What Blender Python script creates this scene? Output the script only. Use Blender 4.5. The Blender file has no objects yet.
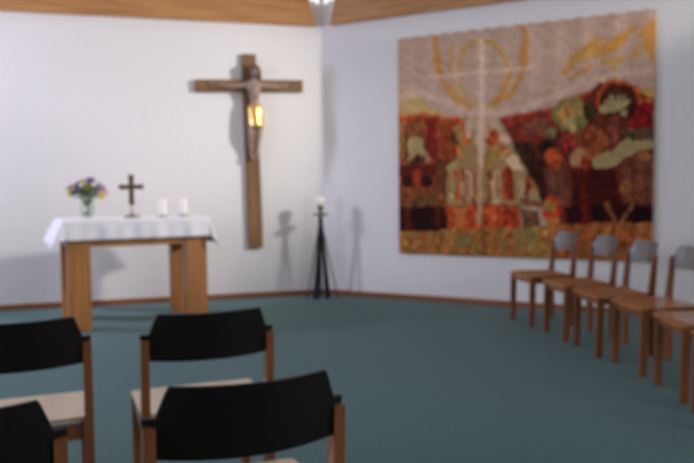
import bpy, bmesh, math, random
import numpy as np
from mathutils import Vector, Matrix
random.seed(7)
PI = math.pi
SC = bpy.context.scene
COL = SC.collection

# ---------------------------------------------------------------- materials
def lin(c):
    return tuple(((v/255)/12.92 if v/255 <= .04045 else ((v/255+.055)/1.055)**2.4) for v in c)

def mat(name, col, rough=.6, metal=0, coat=0, spec=.5, trans=0, sheen=0):
    m = bpy.data.materials.new(name); m.use_nodes = True
    b = m.node_tree.nodes['Principled BSDF']
    b.inputs['Base Color'].default_value = (*col, 1)
    b.inputs['Roughness'].default_value = rough
    b.inputs['Metallic'].default_value = metal
    b.inputs['Coat Weight'].default_value = coat
    b.inputs['Coat Roughness'].default_value = .12
    b.inputs['Specular IOR Level'].default_value = spec
    b.inputs['Transmission Weight'].default_value = trans
    b.inputs['Sheen Weight'].default_value = sheen
    return m

def noisy(m, c1, c2, scale=(8, 8, 8), detail=4, bump=0, dist=.002, coord='Object', lo=.35, hi=.65, nscale=1):
    nt = m.node_tree; N = nt.nodes; L = nt.links; b = N['Principled BSDF']
    tc = N.new('ShaderNodeTexCoord'); mp = N.new('ShaderNodeMapping'); mp.inputs['Scale'].default_value = scale
    nz = N.new('ShaderNodeTexNoise'); nz.inputs['Scale'].default_value = nscale; nz.inputs['Detail'].default_value = detail
    cr = N.new('ShaderNodeValToRGB')
    cr.color_ramp.elements[0].position = lo; cr.color_ramp.elements[0].color = (*c1, 1)
    cr.color_ramp.elements[1].position = hi; cr.color_ramp.elements[1].color = (*c2, 1)
    L.new(tc.outputs[coord], mp.inputs['Vector']); L.new(mp.outputs['Vector'], nz.inputs['Vector'])
    L.new(nz.outputs['Fac'], cr.inputs['Fac']); L.new(cr.outputs['Color'], b.inputs['Base Color'])
    if bump:
        bp = N.new('ShaderNodeBump'); bp.inputs['Strength'].default_value = bump; bp.inputs['Distance'].default_value = dist
        L.new(nz.outputs['Fac'], bp.inputs['Height']); L.new(bp.outputs['Normal'], b.inputs['Normal'])
    return m

def wood(name, c1, c2, scale, rough=.45, coat=.2):
    return noisy(mat(name, c1, rough, coat=coat), c1, c2, scale, 5, .15, .001)

M = {}
M['plaster'] = noisy(mat('white_plaster', (.8, .8, .8), .9, spec=.2), (.82, .81, .82), (.84, .83, .84), (14, 14, 14), 4, .06, .001)
M['carpet'] = noisy(mat('teal_carpet', (.08, .17, .17), .95, spec=.15, sheen=.1), (.062, .140, .144), (.100, .190, .192), (60, 60, 60), 6, .5, .004)
M['ceil'] = noisy(mat('ceiling_paint', (.7, .7, .7), .9), (.66, .62, .56), (.72, .68, .62), (3, 3, 3))
M['beam'] = wood('larch_beam', (.38, .165, .055), (.54, .27, .10), (1.5, 24, 24), .5, .1)
M['skirt'] = wood('baseboard_wood', (.24, .075, .025), (.32, .11, .038), (1.5, 20, 20))
M['altarwood'] = wood('altar_oak', (.33, .125, .034), (.47, .20, .058), (22, 22, 1.2), .45, .15)
M['altarapron'] = wood('altar_apron_oak', (.33, .125, .034), (.47, .20, .058), (1.2, 22, 22), .45, .15)
M['crosswood'] = wood('cross_oak', (.16, .080, .032), (.27, .145, .060), (14, 14, 1.2), .6, .05)
M['crossbar'] = wood('crossbar_oak', (.16, .080, .032), (.27, .145, .060), (1.2, 14, 14), .6, .05)
M['chairleg'] = wood('chair_leg_beech', (.18, .056, .018), (.28, .095, .030), (20, 20, 1.5), .35, .3)
M['seat_lit'] = wood('seat_ply_lit', (.60, .42, .235), (.70, .52, .32), (16, 1.5, 16), .35, .4)  # near seats: window sheen on the ply lightened into its colour
M['seat_shaded'] = wood('seat_ply_shaded', (.40, .145, .042), (.52, .205, .065), (16, 1.5, 16), .35, .4)  # same seat ply for the row, the shade there put into its colour
M['black'] = mat('dark_stained_ply', (.0045, .0025, .0025), .6, spec=.25)
M['grey'] = mat('glossy_dark_grey_ply', (.13, .115, .115), .22, coat=1)
M['iron'] = mat('blackened_iron', (.012, .012, .013), .5, .3)
M['brass'] = mat('brass', (.45, .33, .12), .35, 1)
M['bronze'] = noisy(mat('bronze', (.2, .13, .05), .45, .6), (.14, .085, .035), (.30, .21, .08), (30, 30, 30))
M['silver'] = mat('dull_silver', (.32, .32, .31), .35, .8)
M['wax'] = mat('white_wax', (.88, .86, .82), .5); M['wax'].node_tree.nodes['Principled BSDF'].inputs['Subsurface Weight'].default_value = .2
M['wick'] = mat('wick', (.02, .02, .02), .9)
M['linen'] = noisy(mat('white_linen', (.85, .85, .9), .85, sheen=.1), (.80, .80, .87), (.86, .86, .92), (30, 30, 30))
M['flesh'] = noisy(mat('weathered_carved_wood', (.35, .25, .2), .7), (.22, .145, .115), (.38, .27, .22), (22, 22, 22))
M['hair'] = mat('dark_carved_wood', (.13, .08, .055), .7)
M['gold'] = noisy(mat('gilding', (.9, .62, .18), .3, .75), (.85, .52, .14), (1, .74, .28), (12, 12, 12))
M['leaf'] = noisy(mat('leaf_green', (.1, .2, .05), .6), (.05, .12, .025), (.16, .26, .07), (20, 20, 20))
M['stem'] = mat('stem_green', (.14, .24, .07), .6)
M['metalwhite'] = mat('white_painted_steel', (.75, .76, .78), .5)
M['frame'] = mat('window_frame_paint', (.7, .7, .7), .5)
FL = {'yellow': (.70, .55, .04), 'violet': (.14, .09, .40), 'lilac': (.46, .30, .66), 'pink': (.72, .38, .50),
      'purple': (.30, .08, .25), 'white': (.75, .72, .72)}
for k, c in FL.items(): M['f_'+k] = mat('petal_'+k, c, .7)

def glass(name, alpha):
    m = bpy.data.materials.new(name); m.use_nodes = True; nt = m.node_tree; nt.nodes.clear()
    o = nt.nodes.new('ShaderNodeOutputMaterial'); mx = nt.nodes.new('ShaderNodeMixShader')
    t = nt.nodes.new('ShaderNodeBsdfTransparent'); g = nt.nodes.new('ShaderNodeBsdfGlossy'); g.inputs['Roughness'].default_value = .03
    t.inputs['Color'].default_value = (.90, .94, .90, 1)
    mx.inputs[0].default_value = alpha
    nt.links.new(t.outputs[0], mx.inputs[1]); nt.links.new(g.outputs[0], mx.inputs[2]); nt.links.new(mx.outputs[0], o.inputs[0])
    return m
M['glass'] = glass('clear_glass', .12); M['pane'] = glass('window_glass', .05)

# ---------------------------------------------------------------- mesh helpers
def box(bm, x0, x1, y0, y1, z0, z1, bev=0):
    t = bmesh.new()
    bmesh.ops.create_cube(t, size=1)
    for v in t.verts:
        v.co = Vector(((x0+x1)/2+v.co.x*(x1-x0), (y0+y1)/2+v.co.y*(y1-y0), (z0+z1)/2+v.co.z*(z1-z0)))
    if bev: bmesh.ops.bevel(t, geom=t.edges[:], offset=bev, segments=2, affect='EDGES')
    me = bpy.data.meshes.new('t'); t.to_mesh(me); bm.from_mesh(me); bpy.data.meshes.remove(me); t.free()

def bar(bm, a, b, w0, d0, w1=None, d1=None, up=(0, 1, 0)):
    """rectangular bar from a to b, w across, d along 'up'"""
    w1 = w0 if w1 is None else w1; d1 = d0 if d1 is None else d1
    a = Vector(a); b = Vector(b); ax = (b-a).normalized(); s = ax.cross(Vector(up)).normalized(); u = s.cross(ax).normalized()
    rings = []
    for p, w, d in ((a, w0, d0), (b, w1, d1)):
        rings.append([bm.verts.new(p+s*(i*w/2)+u*(j*d/2)) for i, j in ((-1, -1), (1, -1), (1, 1), (-1, 1))])
    for k in range(4): bm.faces.new((rings[0][k], rings[0][(k+1) % 4], rings[1][(k+1) % 4], rings[1][k]))
    bm.faces.new(rings[0][::-1]); bm.faces.new(rings[1])

def lathe(bm, prof, n=24, c=(0, 0), wob=None):
    rings = []
    for r, z in prof:
        if r < 1e-5: rings.append([bm.verts.new((c[0], c[1], z))])
        else:
            rings.append([bm.verts.new((c[0]+r*(1+(wob(2*PI*k/n, z) if wob else 0))*math.cos(2*PI*k/n),
                                        c[1]+r*(1+(wob(2*PI*k/n, z) if wob else 0))*math.sin(2*PI*k/n), z)) for k in range(n)])
    for A, B in zip(rings, rings[1:]):
        if len(A) == 1 and len(B) == 1: continue
        for k in range(n):
            k2 = (k+1) % n
            if len(A) == 1: bm.faces.new((A[0], B[k], B[k2]))
            elif len(B) == 1: bm.faces.new((A[k], A[k2], B[0]))
            else: bm.faces.new((A[k], A[k2], B[k2], B[k]))

def tube(bm, pts, r0, r1=None, n=8):
    r1 = r0 if r1 is None else r1
    pts = [Vector(p) for p in pts]; rings = []
    for i, p in enumerate(pts):
        ax = (pts[min(i+1, len(pts)-1)]-pts[max(i-1, 0)]).normalized()
        ref = Vector((0, 1, 0)) if abs(ax.y) < .9 else Vector((1, 0, 0))
        s = ax.cross(ref).normalized(); u = s.cross(ax)
        r = r0+(r1-r0)*i/(len(pts)-1)
        rings.append([bm.verts.new(p+s*(r*math.cos(2*PI*k/n))+u*(r*math.sin(2*PI*k/n))) for k in range(n)])
    for A, B in zip(rings, rings[1:]):
        for k in range(n): bm.faces.new((A[k], A[(k+1) % n], B[(k+1) % n], B[k]))
    bm.faces.new(rings[0][::-1]); bm.faces.new(rings[-1])

def ellip(bm, c, r, seg=12, rot=None):
    t = bmesh.ops.create_uvsphere(bm, u_segments=seg, v_segments=max(6, seg//2+2), radius=1)
    R = rot or Matrix.Identity(3)
    for v in t['verts']: v.co = Vector(c)+R @ Vector((v.co.x*r[0], v.co.y*r[1], v.co.z*r[2]))

def mesh(name, bm, m, smooth=False):
    bmesh.ops.recalc_face_normals(bm, faces=bm.faces[:])
    me = bpy.data.meshes.new(name); bm.to_mesh(me); bm.free()
    if m: me.materials.append(m)
    if smooth:
        for p in me.polygons: p.use_smooth = True
    return me

def link(name, me, parent=None, loc=(0, 0, 0), rz=0, label=None):
    o = bpy.data.objects.new(name, me); COL.objects.link(o)
    o.parent = parent; o.location = loc; o.rotation_euler = (0, 0, rz)
    if label: o['label'] = label
    return o

def obj(name, bm, m, parent=None, loc=(0, 0, 0), rz=0, smooth=False, label=None):
    return link(name, mesh(name, bm, m, smooth), parent, loc, rz, label)

def thing(name, label, cat, loc=(0, 0, 0), rz=0, group=None):
    o = bpy.data.objects.new(name, None); COL.objects.link(o); o.empty_display_size = .1
    o.location = loc; o.rotation_euler = (0, 0, rz); o['label'] = label; o['category'] = cat
    if group: o['group'] = group
    return o

def struct(name, bm, m, loc=(0, 0, 0), rz=0):
    o = obj(name, bm, m, None, loc, rz); o['kind'] = 'structure'; return o

# ---------------------------------------------------------------- the octagonal room
C0 = Vector((-.27, 8.746, 0)); A0 = math.atan2(-.275, -.961); SIDE = 5.0
V = [C0.copy()]
for i in range(7):
    a = A0+i*PI/4; V.append(V[-1]+Vector((math.cos(a), math.sin(a), 0))*SIDE)
ANG = [A0+i*PI/4 for i in range(8)]
SIDES = ['back_left', 'left', 'near_left', 'rear_left', 'rear', 'rear_right', 'near_right', 'back_right']
WH = 3.39      # wall height, a band of clerestory glass above
TH = .2
WIN = {1: (.3, 1.4, 2.1, 3.05), 6: (3.8, 4.8, 2.2, 3.05), 2: (1.0, 4.0, 1.0, 2.9), 5: (1.6, 4.6, 1.0, 2.5)}

bm = bmesh.new()
vs = [bm.verts.new(v) for v in V]; vt = [bm.verts.new(v-Vector((0, 0, .15))) for v in V]
bm.faces.new(vs); bm.faces.new(vt[::-1])
for i in range(8): bm.faces.new((vs[i], vs[(i+1) % 8], vt[(i+1) % 8], vt[i]))
struct('floor', bm, M['carpet'])
CEIL = 3.95
bm = bmesh.new()
vs = [bm.verts.new(Vector((v.x, v.y, CEIL))) for v in V]; vt = [bm.verts.new(Vector((v.x, v.y, CEIL+.15))) for v in V]
bm.faces.new(vs); bm.faces.new(vt[::-1])
for i in range(8): bm.faces.new((vs[i], vs[(i+1) % 8], vt[(i+1) % 8], vt[i]))
struct('ceiling', bm, M['ceil'])

e = TH*math.tan(PI/8)
def prism_wall(bm, x0, x1, z0, z1, e0=0, e1=0):
    """wall slab, inner face at y=0, outer at y=-TH, mitred by e0/e1 at the ends"""
    A = [bm.verts.new(p) for p in ((x0, 0, z0), (x1, 0, z0), (x1+e1, -TH, z0), (x0-e0, -TH, z0))]
    B = [bm.verts.new(p) for p in ((x0, 0, z1), (x1, 0, z1), (x1+e1, -TH, z1), (x0-e0, -TH, z1))]
    bm.faces.new(A); bm.faces.new(B[::-1])
    for k in range(4): bm.faces.new((A[k], A[(k+1) % 4], B[(k+1) % 4], B[k]))
nwin = 0; ntrim = 0
for i in range(8):
    bm = bmesh.new()
    if i in WIN:
        x0, x1, z0, z1 = WIN[i]
        prism_wall(bm, 0, x0, 0, WH, e, 0); prism_wall(bm, x1, SIDE, 0, WH, 0, e)
        prism_wall(bm, x0, x1, 0, z0); prism_wall(bm, x0, x1, z1, WH)
    else: prism_wall(bm, 0, SIDE, 0, WH, e, e)
    struct('wall_'+SIDES[i], bm, M['plaster'], V[i], ANG[i])
    bm = bmesh.new(); box(bm, .012, SIDE-.012, .0, .016, .0, .062, .002)
    struct('baseboard_'+SIDES[i], bm, M['skirt'], V[i], ANG[i])
    # ring beam in front of the wall, ends cut on the slant beside the corner
    bm = bmesh.new()
    z0, z1 = 3.125, 3.50
    g0, g1 = .085, .19
    h0, h1 = .16, .25
    P = [bm.verts.new(p) for p in ((g0, .0, z0), (g0, .09, z0), (g1, .09, z1), (g1, .0, z1))]
    Q = [bm.verts.new(p) for p in ((SIDE-h0, .0, z0), (SIDE-h0, .09, z0), (SIDE-h1, .09, z1), (SIDE-h1, .0, z1))]
    bm.faces.new(P); bm.faces.new(Q[::-1])
    for k in range(4): bm.faces.new((P[k], P[(k+1) % 4], Q[(k+1) % 4], Q[k]))
    ntrim += 1; struct('trim_%d' % ntrim, bm, M['beam'], V[i], ANG[i])
    # clerestory window band
    nwin += 1
    w = bpy.data.objects.new('window_%d' % nwin, None); COL.objects.link(w); w['kind'] = 'structure'
    w.location = V[i]; w.rotation_euler = (0, 0, ANG[i])
    bm = bmesh.new(); box(bm, .05, SIDE-.05, -.14, -.06, WH, WH+.04); box(bm, .05, SIDE-.05, -.14, -.06, CEIL-.04, CEIL)
    for k in range(1, 4): box(bm, SIDE*k/4-.03, SIDE*k/4+.03, -.14, -.06, WH+.04, CEIL-.04)
    obj('window_frame', bm, M['frame'], w)
    bm = bmesh.new(); box(bm, .05, SIDE-.05, -.105, -.095, WH+.04, CEIL-.04); obj('window_pane', bm, M['pane'], w)
    if i in WIN:
        x0, x1, z0, z1 = WIN[i]; nwin += 1
        w = bpy.data.objects.new('window_%d' % nwin, None); COL.objects.link(w); w['kind'] = 'structure'
        w.location = V[i]; w.rotation_euler = (0, 0, ANG[i])
        bm = bmesh.new()
        for a, b, c, d in ((x0, x0+.06, z0, z1), (x1-.06, x1, z0, z1), (x0+.06, x1-.06, z0, z0+.06), (x0+.06, x1-.06, z1-.06, z1), ((x0+x1)/2-.03, (x0+x1)/2+.03, z0+.06, z1-.06)):
            box(bm, a, b, -.14, -.06, c, d)
        obj('window_frame', bm, M['frame'], w)
        bm = bmesh.new(); box(bm, x0+.06, x1-.06, -.105, -.095, z0+.06, z1-.06); obj('window_pane', bm, M['pane'], w)
# steel post standing in the far corner above the wall
bm = bmesh.new(); ang = ANG[7]
for i in range(8):
    n = Vector((math.cos(ANG[i]+PI/2+PI/8-PI/4), math.sin(ANG[i]+PI/2+PI/8-PI/4), 0))
    p = V[i]-n*.02
    lathe(bm, [(0, WH), (.028, WH), (.028, CEIL), (0, CEIL)], 16, (p.x, p.y))
ntrim += 1; struct('trim_%d' % ntrim, bm, M['metalwhite'])

def wl(i, x, y=0, z=0):
    a = ANG[i]; return V[i]+Vector((math.cos(a)*x-math.sin(a)*y, math.sin(a)*x+math.cos(a)*y, z))

# ---------------------------------------------------------------- altar
tu = math.atan2(.431, .902); TO = Vector((-2.468, 6.5, 0)); TW, TD, TZ = 1.25, .80, .985
alt = thing('altar_table', 'oak altar table on four broad block legs under a white cloth', 'table', TO, tu)
LWD, LDP = .195, .16
for nx in (0, 1):
    for ny in (0, 1):
        bm = bmesh.new(); x0 = nx*(TW-LWD); y0 = ny*(TD-LDP)
        box(bm, x0, x0+LWD, y0, y0+LDP, 0, .93, .004); obj('leg', bm, M['altarwood'], alt)
for (x0, x1, y0, y1) in ((LWD, TW-LWD, .004, .03), (LWD, TW-LWD, TD-.03, TD-.004), (.004, .03, LDP, TD-LDP), (TW-.03, TW-.004, LDP, TD-LDP)):
    bm = bmesh.new(); box(bm, x0, x1, y0, y1, .75, .93, .002); obj('apron', bm, M['altarapron'], alt)
bm = bmesh.new(); box(bm, -.01, TW+.01, -.01, TD+.01, .93, TZ, .003); obj('tabletop', bm, M['altarapron'], alt)
# cloth
bm = bmesh.new()
E = .013
X0, X1, Y0, Y1 = -.01-E, TW+.01+E, -.01-E, TD+.01+E
OVX, OVY = .245, .175
nx, ny, no = 60, 40, 9
xs = [X0-OVX*(1-k/no) for k in range(no)]+[X0+(X1-X0)*k/nx for k in range(nx+1)]+[X1+OVX*k/no for k in range(1, no+1)]
ys = [Y0-OVY*(1-k/no) for k in range(no)]+[Y0+(Y1-Y0)*k/ny for k in range(ny+1)]+[Y1+OVY*k/no for k in range(1, no+1)]
def drape(x, y):
    cx = min(max(x, X0), X1); cy = min(max(y, Y0), Y1); ox, oy = x-cx, y-cy
    r = math.hypot(ox, oy); z = TZ+.006
    if r < 1e-6:
        return (x, y, z+.0012*math.sin(9*x+2)*math.sin(7*y))
    corner = min(abs(ox), abs(oy))/r*1.41
    endf = min(1, abs(ox)/r)
    along = (x if abs(oy) > abs(ox) else y)
    fold = (.010*math.sin(along*17+1.3)+.006*math.sin(along*41+.4))*(1-corner)*min(1, r/.1)
    rt = 1 if ox > 0 else 0
    ang = .10+(.22 if rt else .5)*corner+(.10 if rt else .38)*endf*(1-corner)
    out = r*math.sin(ang)+fold*.9+.004; dn = r*math.cos(ang)
    s = min(1, r/.03); dn = dn-.008*(1-(1-s)**2)*0
    return (cx+ox/r*out, cy+oy/r*out, z-dn)
G = [[bm.verts.new(drape(x, y)) for y in ys] for x in xs]
for i in range(len(xs)-1):
    for j in range(len(ys)-1): bm.faces.new((G[i][j], G[i+1][j], G[i+1][j+1], G[i][j+1]))
cl = obj('altar_cloth', bm, M['linen'], None, TO, tu, True)
cl['label'] = 'white linen cloth draped over the altar table'; cl['category'] = 'tablecloth'
sm = cl.modifiers.new('thick', 'SOLIDIFY'); sm.thickness = .003; sm.offset = 1
TOP = TZ+.0115
def tt(x, y, z=TOP):
    return TO+Vector((math.cos(tu)*x-math.sin(tu)*y, math.sin(tu)*x+math.cos(tu)*y, z))

# flowers in a glass vase
fv = thing('flower_vase', 'glass vase of yellow, violet and pink flowers on the altar', 'vase of flowers', tt(.225, .4))
bm = bmesh.new(); lathe(bm, [(0, 0), (.045, 0), (.055, .02), (.066, .06), (.062, .10), (.058, .125), (.068, .15), (.065, .15), (.055, .125), (.059, .10), (.062, .06), (.05, .022), (0, .012)], 28)
vs_ = obj('vase', bm, M['glass'], fv, smooth=True, label='clear glass vase')
rng = random.Random(3); heads = []
cols = ['yellow', 'violet', 'yellow', 'lilac', 'pink', 'yellow', 'violet', 'lilac', 'purple', 'yellow', 'pink', 'violet', 'white', 'lilac', 'purple', 'yellow', 'pink', 'violet', 'yellow', 'lilac', 'purple', 'violet']
spots = [(-.02, .345), (-.09, .29), (.03, .32), (.08, .28), (.125, .27), (-.13, .255), (.055, .35), (.115, .30), (-.065, .325), (.00, .28), (.15, .24), (-.105, .23), (.095, .33), (.06, .25), (-.05, .24), (.14, .20), (-.15, .29), (-.045, .28), (-.155, .215), (.035, .27), (.005, .24), (-.075, .265)]
sb = bmesh.new()
for (hx, hz), cn in zip(spots, cols):
    hy = rng.uniform(-.07, .07)*(1-abs(hx)*3); heads.append((hx, hy, hz, cn))
    bx, by = -hx*.22, -hy*.3
    tube(sb, [(bx, by, .025), (hx*.1, hy*.1, .12), (hx*.45, hy*.45, .19), (hx, hy, hz-.012)], .0035, .0025, 6)
obj('stems', sb, M['stem'], fv)
lb = bmesh.new()
for k in range(120):
    a = rng.uniform(0, 2*PI); r = rng.uniform(.02, .15); z = .17+rng.uniform(0, .12)*(1-r*2.5)+r*.35
    c = Vector((r*math.cos(a), r*.6*math.sin(a), z)); d = Vector((math.cos(a), .7*math.sin(a), rng.uniform(.0, 1.2))).normalized()
    L = rng.uniform(.04, .075); w = L*.28; s = d.cross(Vector((0, 0, 1))).normalized(); u = s.cross(d)
    pts = [c, c+d*L*.4+s*w+u*.004, c+d*L, c+d*L*.4-s*w+u*.004]; mid = c+d*L*.45-u*.004
    vv = [lb.verts.new(p) for p in pts]; mv = lb.verts.new(mid)
    for q in range(4): lb.faces.new((vv[q], vv[(q+1) % 4], mv))
lv = obj('leaves', lb, M['leaf'], fv); lv['kind'] = 'stuff'
for hx, hy, hz, cn in heads:
    fb = bmesh.new(); R = rng.uniform(.038, .050); n1 = 8
    for layer, (rr, tilt) in enumerate(((1, .25), (.75, .8), (.5, 1.2))):
        for k in range(n1):
            a = 2*PI*k/n1+layer*.4
            m3 = Matrix.Rotation(a, 3, 'Z') @ Matrix.Rotation(-tilt, 3, 'Y')
            ellip(fb, Vector((0, 0, 0))+m3 @ Vector((R*rr*.55, 0, 0)), (R*rr*.5, R*.26, R*.08), 6, m3)
    ellip(fb, (0, 0, R*.25), (R*.3, R*.3, R*.25), 8)
    b = obj('blossom', fb, M['f_'+cn], fv, (hx, hy, hz), 0, True, cn+' blossom')
    b.rotation_euler = (.35-hy*4, hx*4, 0)

# standing cross
ac = thing('altar_cross', 'small bronze cross standing on a round foot on the altar', 'cross', tt(.635, .42), tu*.2)
bm = bmesh.new(); lathe(bm, [(0, 0), (.075, 0), (.077, .008), (.055, .016), (.02, .022), (.012, .035), (0, .035)], 28); obj('base', bm, M['bronze'], ac, smooth=True)
bm = bmesh.new(); lathe(bm, [(0, .03), (.008, .03), (.007, .07), (.012, .08), (.007, .09), (.008, .125), (0, .125)], 14); obj('stem', bm, M['silver'], ac, smooth=True, label='thin silver stem')
bm = bmesh.new()
def flare(bm, pts):
    A = [bm.verts.new((x, -.009, z)) for x, z in pts]; B = [bm.verts.new((x, .009, z)) for x, z in pts]
    bm.faces.new(A); bm.faces.new(B[::-1])
    for k in range(len(pts)): bm.faces.new((A[k], A[(k+1) % len(pts)], B[(k+1) % len(pts)], B[k]))
zc = .292; a_, h_ = .022, .116
flare(bm, [(a_, zc+a_), (h_, zc+a_+.003), (h_, zc-a_-.003), (a_, zc-a_), (a_+.003, .118), (-a_-.003, .118), (-a_, zc-a_), (-h_, zc-a_-.003), (-h_, zc+a_+.003), (-a_, zc+a_), (-a_-.003, .412), (a_+.003, .412)])
obj('cross', bm, M['bronze'], ac)
bm = bmesh.new(); box(bm, -.010, .010, -.013, -.0085, .14, .39, .002); box(bm, -.09, .09, -.0128, -.0088, zc-.01, zc+.01, .002); obj('inlay', bm, mat('dark_enamel', (.10, .04, .035), .4), ac, label='dark reddish inlay')

for tx, lab in ((.930, 'white pillar candle on the altar, nearer the small cross'), (1.136, 'white pillar candle at the right end of the altar')):
    h = thing('pillar_candle', lab, 'candle', tt(tx, .42), 0, 'altar candles')
    bm = bmesh.new(); lathe(bm, [(0, .0), (.052, 0), (.056, .012), (.05, .014), (.04, .012), (0, .010)], 24); obj('candle_dish', bm, M['silver'], h, smooth=True, label='low dull silver dish')
    bm = bmesh.new(); lathe(bm, [(0, .012), (.033, .012), (.034, .016), (.034, .164), (.032, .169), (.018, .167), (0, .157)], 24); c = obj('candle', bm, M['wax'], h, smooth=True)
    bm = bmesh.new(); tube(bm, [(0, 0, .157), (.001, 0, .168), (.004, 0, .175)], .0015, n=6); obj('wick', bm, M['wick'], c)

# ---------------------------------------------------------------- wall crucifix
cr = thing('wall_crucifix', 'large wooden crucifix with carved figure and gilded loincloth hanging on the wall', 'crucifix', wl(0, .820, 0, .58), ANG[0])
cr.rotation_euler = (0, math.radians(1.2), ANG[0])
bm = bmesh.new(); box(bm, -.082, .082, .006, .048, 0, 2.20, .004); obj('upright_beam', bm, M['crosswood'], cr)
bm = bmesh.new(); box(bm, -.612, .612, .006, .056, 1.775, 1.912, .004); obj('cross_beam', bm, M['crossbar'], cr)
for z in (.25, 1.3):
    bm = bmesh.new(); box(bm, -.03, .03, 0, .007, z, z+.08); obj('wall_bracket', bm, M['iron'], cr)
# carved figure: one skinned surface.  +x is the picture's left
verts, radii, edges = [], [], []
def vtx(x, y, z, r, parent=None, r2=None):
    verts.append((x, y, z)); radii.append((r, r2 or r)); k = len(verts)-1
    if parent is not None: edges.append((parent, k))
    return k
Z = -.58
pel = vtx(-.035, .135, 2.13+Z, .062, None, .05)
wai = vtx(-.04, .135, 2.22+Z, .063, pel, .045)
che = vtx(-.035, .140, 2.33+Z, .084, wai, .055)
upc = vtx(-.032, .138, 2.41+Z, .078, che, .05)
nec = vtx(-.034, .148, 2.475+Z, .030, upc)
hd0 = vtx(-.040, .165, 2.525+Z, .043, nec, .046)
hd1 = vtx(-.043, .172, 2.57+Z, .052, hd0, .056)
hd2 = vtx(-.044, .170, 2.615+Z, .042, hd1, .046)
palms = []
for sx in (1, -1):
    sh = vtx(-.033+sx*.075, .132, 2.425+Z, .038, upc)
    ua = vtx(-.033+sx*.15, .124, 2.415+Z, .031, sh)
    el = vtx(-.033+sx*.235, .118, 2.410+Z, .025, ua)
    fa = vtx(-.033+sx*.315, .108, 2.418+Z, .024, el)
    wr = vtx(-.033+sx*.385, .100, 2.428+Z, .015, fa)
    pm = vtx(-.033+sx*.425, .094, 2.432+Z, .021, wr, .012)
    palms.append((sx, pm))
for sx in (1, -1):
    hp = vtx(-.036+sx*.042, .135, 2.08+Z, .052, pel)
    th = vtx(-.030+sx*.044, .155, 1.99+Z, .048, hp)
    kn = vtx(-.024+sx*.042, .175, 1.88+Z, .038, th)
    ca = vtx(-.018+sx*.038, .145, 1.79+Z, .037, kn)
    an = vtx(-.014+sx*.028, .115, 1.67+Z, .022, ca)
    ft = vtx(-.014+sx*.026, .140, 1.625+Z, .021, an, .016)
    vtx(-.020+sx*.022, .160, 1.585+Z, .015, ft, .010)
def skin(name, verts, edges, radii, m, parent, sub=2):
    me = bpy.data.meshes.new(name); me.from_pydata(verts, edges, [])
    o = bpy.data.objects.new(name, me); COL.objects.link(o)
    o.modifiers.new('s', 'SKIN'); o.modifiers['s'].use_smooth_shade = True
    sv = me.skin_vertices[0].data
    for k, (a, b) in enumerate(radii): sv[k].radius = (a, b)
    for v in sv: v.use_root = False
    sv[0].use_root = True
    ss = o.modifiers.new('d', 'SUBSURF'); ss.levels = sub; ss.render_levels = sub
    dg = bpy.context.evaluated_depsgraph_get(); dg.update()
    me2 = bpy.data.meshes.new_from_object(o.evaluated_get(dg))
    COL.objects.unlink(o); bpy.data.objects.remove(o); return me2
me_b = skin('figure', verts, edges, radii, M['flesh'], cr)
bm = bmesh.new(); bm.from_mesh(me_b)
# fingers: own short chains rooted in the palms
for sx, pm in palms:
    p = Vector(verts[pm])
    fv_, fe_, fr_ = [], [], []
    for q, (dz, L) in enumerate(((.015, .042), (.006, .050), (-.003, .047), (-.012, .036))):
        b0 = len(fv_)
        for t_, yy in ((0, 0), (.45, .004), (.8, .012), (1.0, .022)):
            fv_.append((p.x+sx*(.008+L*t_), p.y+yy, p.z+dz*(1+.35*t_))); fr_.append((.0062-.0018*t_,)*2)
        fe_ += [(b0+k, b0+k+1) for k in range(3)]
        f = skin('finger', fv_[b0:], [(0, 1), (1, 2), (2, 3)], fr_[b0:], None, None, 1); bm.from_mesh(f)
    f = skin('thumb', [(p.x-sx*.012, p.y+.002, p.z+.012), (p.x+sx*.004, p.y+.010, p.z+.026), (p.x+sx*.018, p.y+.016, p.z+.034)], [(0, 1), (1, 2)], [(.008,)*2, (.0065,)*2, (.005,)*2], None, None, 1); bm.from_mesh(f)
# face: nose, brow, lips, ears
hx_, hy_, hz_ = -.043, .172, 2.57+Z
ellip(bm, (hx_, hy_+.050, hz_-.002), (.008, .013, .020), 8)
ellip(bm, (hx_, hy_+.046, hz_+.018), (.032, .010, .006), 8)
ellip(bm, (hx_, hy_+.046, hz_-.032), (.014, .009, .004), 8); ellip(bm, (hx_, hy_+.044, hz_-.039), (.012, .009, .004), 8)
for sx in (1, -1):
    ellip(bm, (hx_+sx*.018, hy_+.044, hz_+.006), (.009, .006, .005), 8)
    ellip(bm, (hx_+sx*.050, hy_-.002, hz_), (.006, .011, .018), 8)
for k in range(4):      # carved ribs
    for sx in (1, -1):
        z = 2.37+Z-k*.025; tube(bm, [(-.036+sx*.008, .192-k*.003, z+.006), (-.036+sx*.035, .188-k*.004, z), (-.036+sx*.058, .168-k*.004, z-.012)], .005, .003, 6)
for v in bm.verts: pass
fig = obj('carved_figure', bm, M['flesh'], cr, (0, -.024, 0), smooth=True, label='weathered carved wooden figure with outstretched arms')
bm = bmesh.new()       # hair and beard
ellip(bm, (hx_, hy_-.014, hz_+.024), (.066, .062, .064), 16)
for k in range(14):
    a = PI+PI*(k-.5)/12.5+0; x = .060*math.cos(a); y = -.01+.048*math.sin(a)
    tube(bm, [(hx_+x, hy_+y, hz_+.03), (hx_+x*1.12, hy_+y*1.1, hz_-.03), (hx_+x*1.15, hy_+y*1.0, hz_-.085)], .013, .007, 6)
obj('hair', bm, M['hair'], fig, smooth=True, label='dark carved hair')
bm = bmesh.new(); ellip(bm, (hx_, hy_+.030, hz_-.055), (.036, .026, .032), 12); obj('beard', bm, M['hair'], fig, smooth=True)
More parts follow.
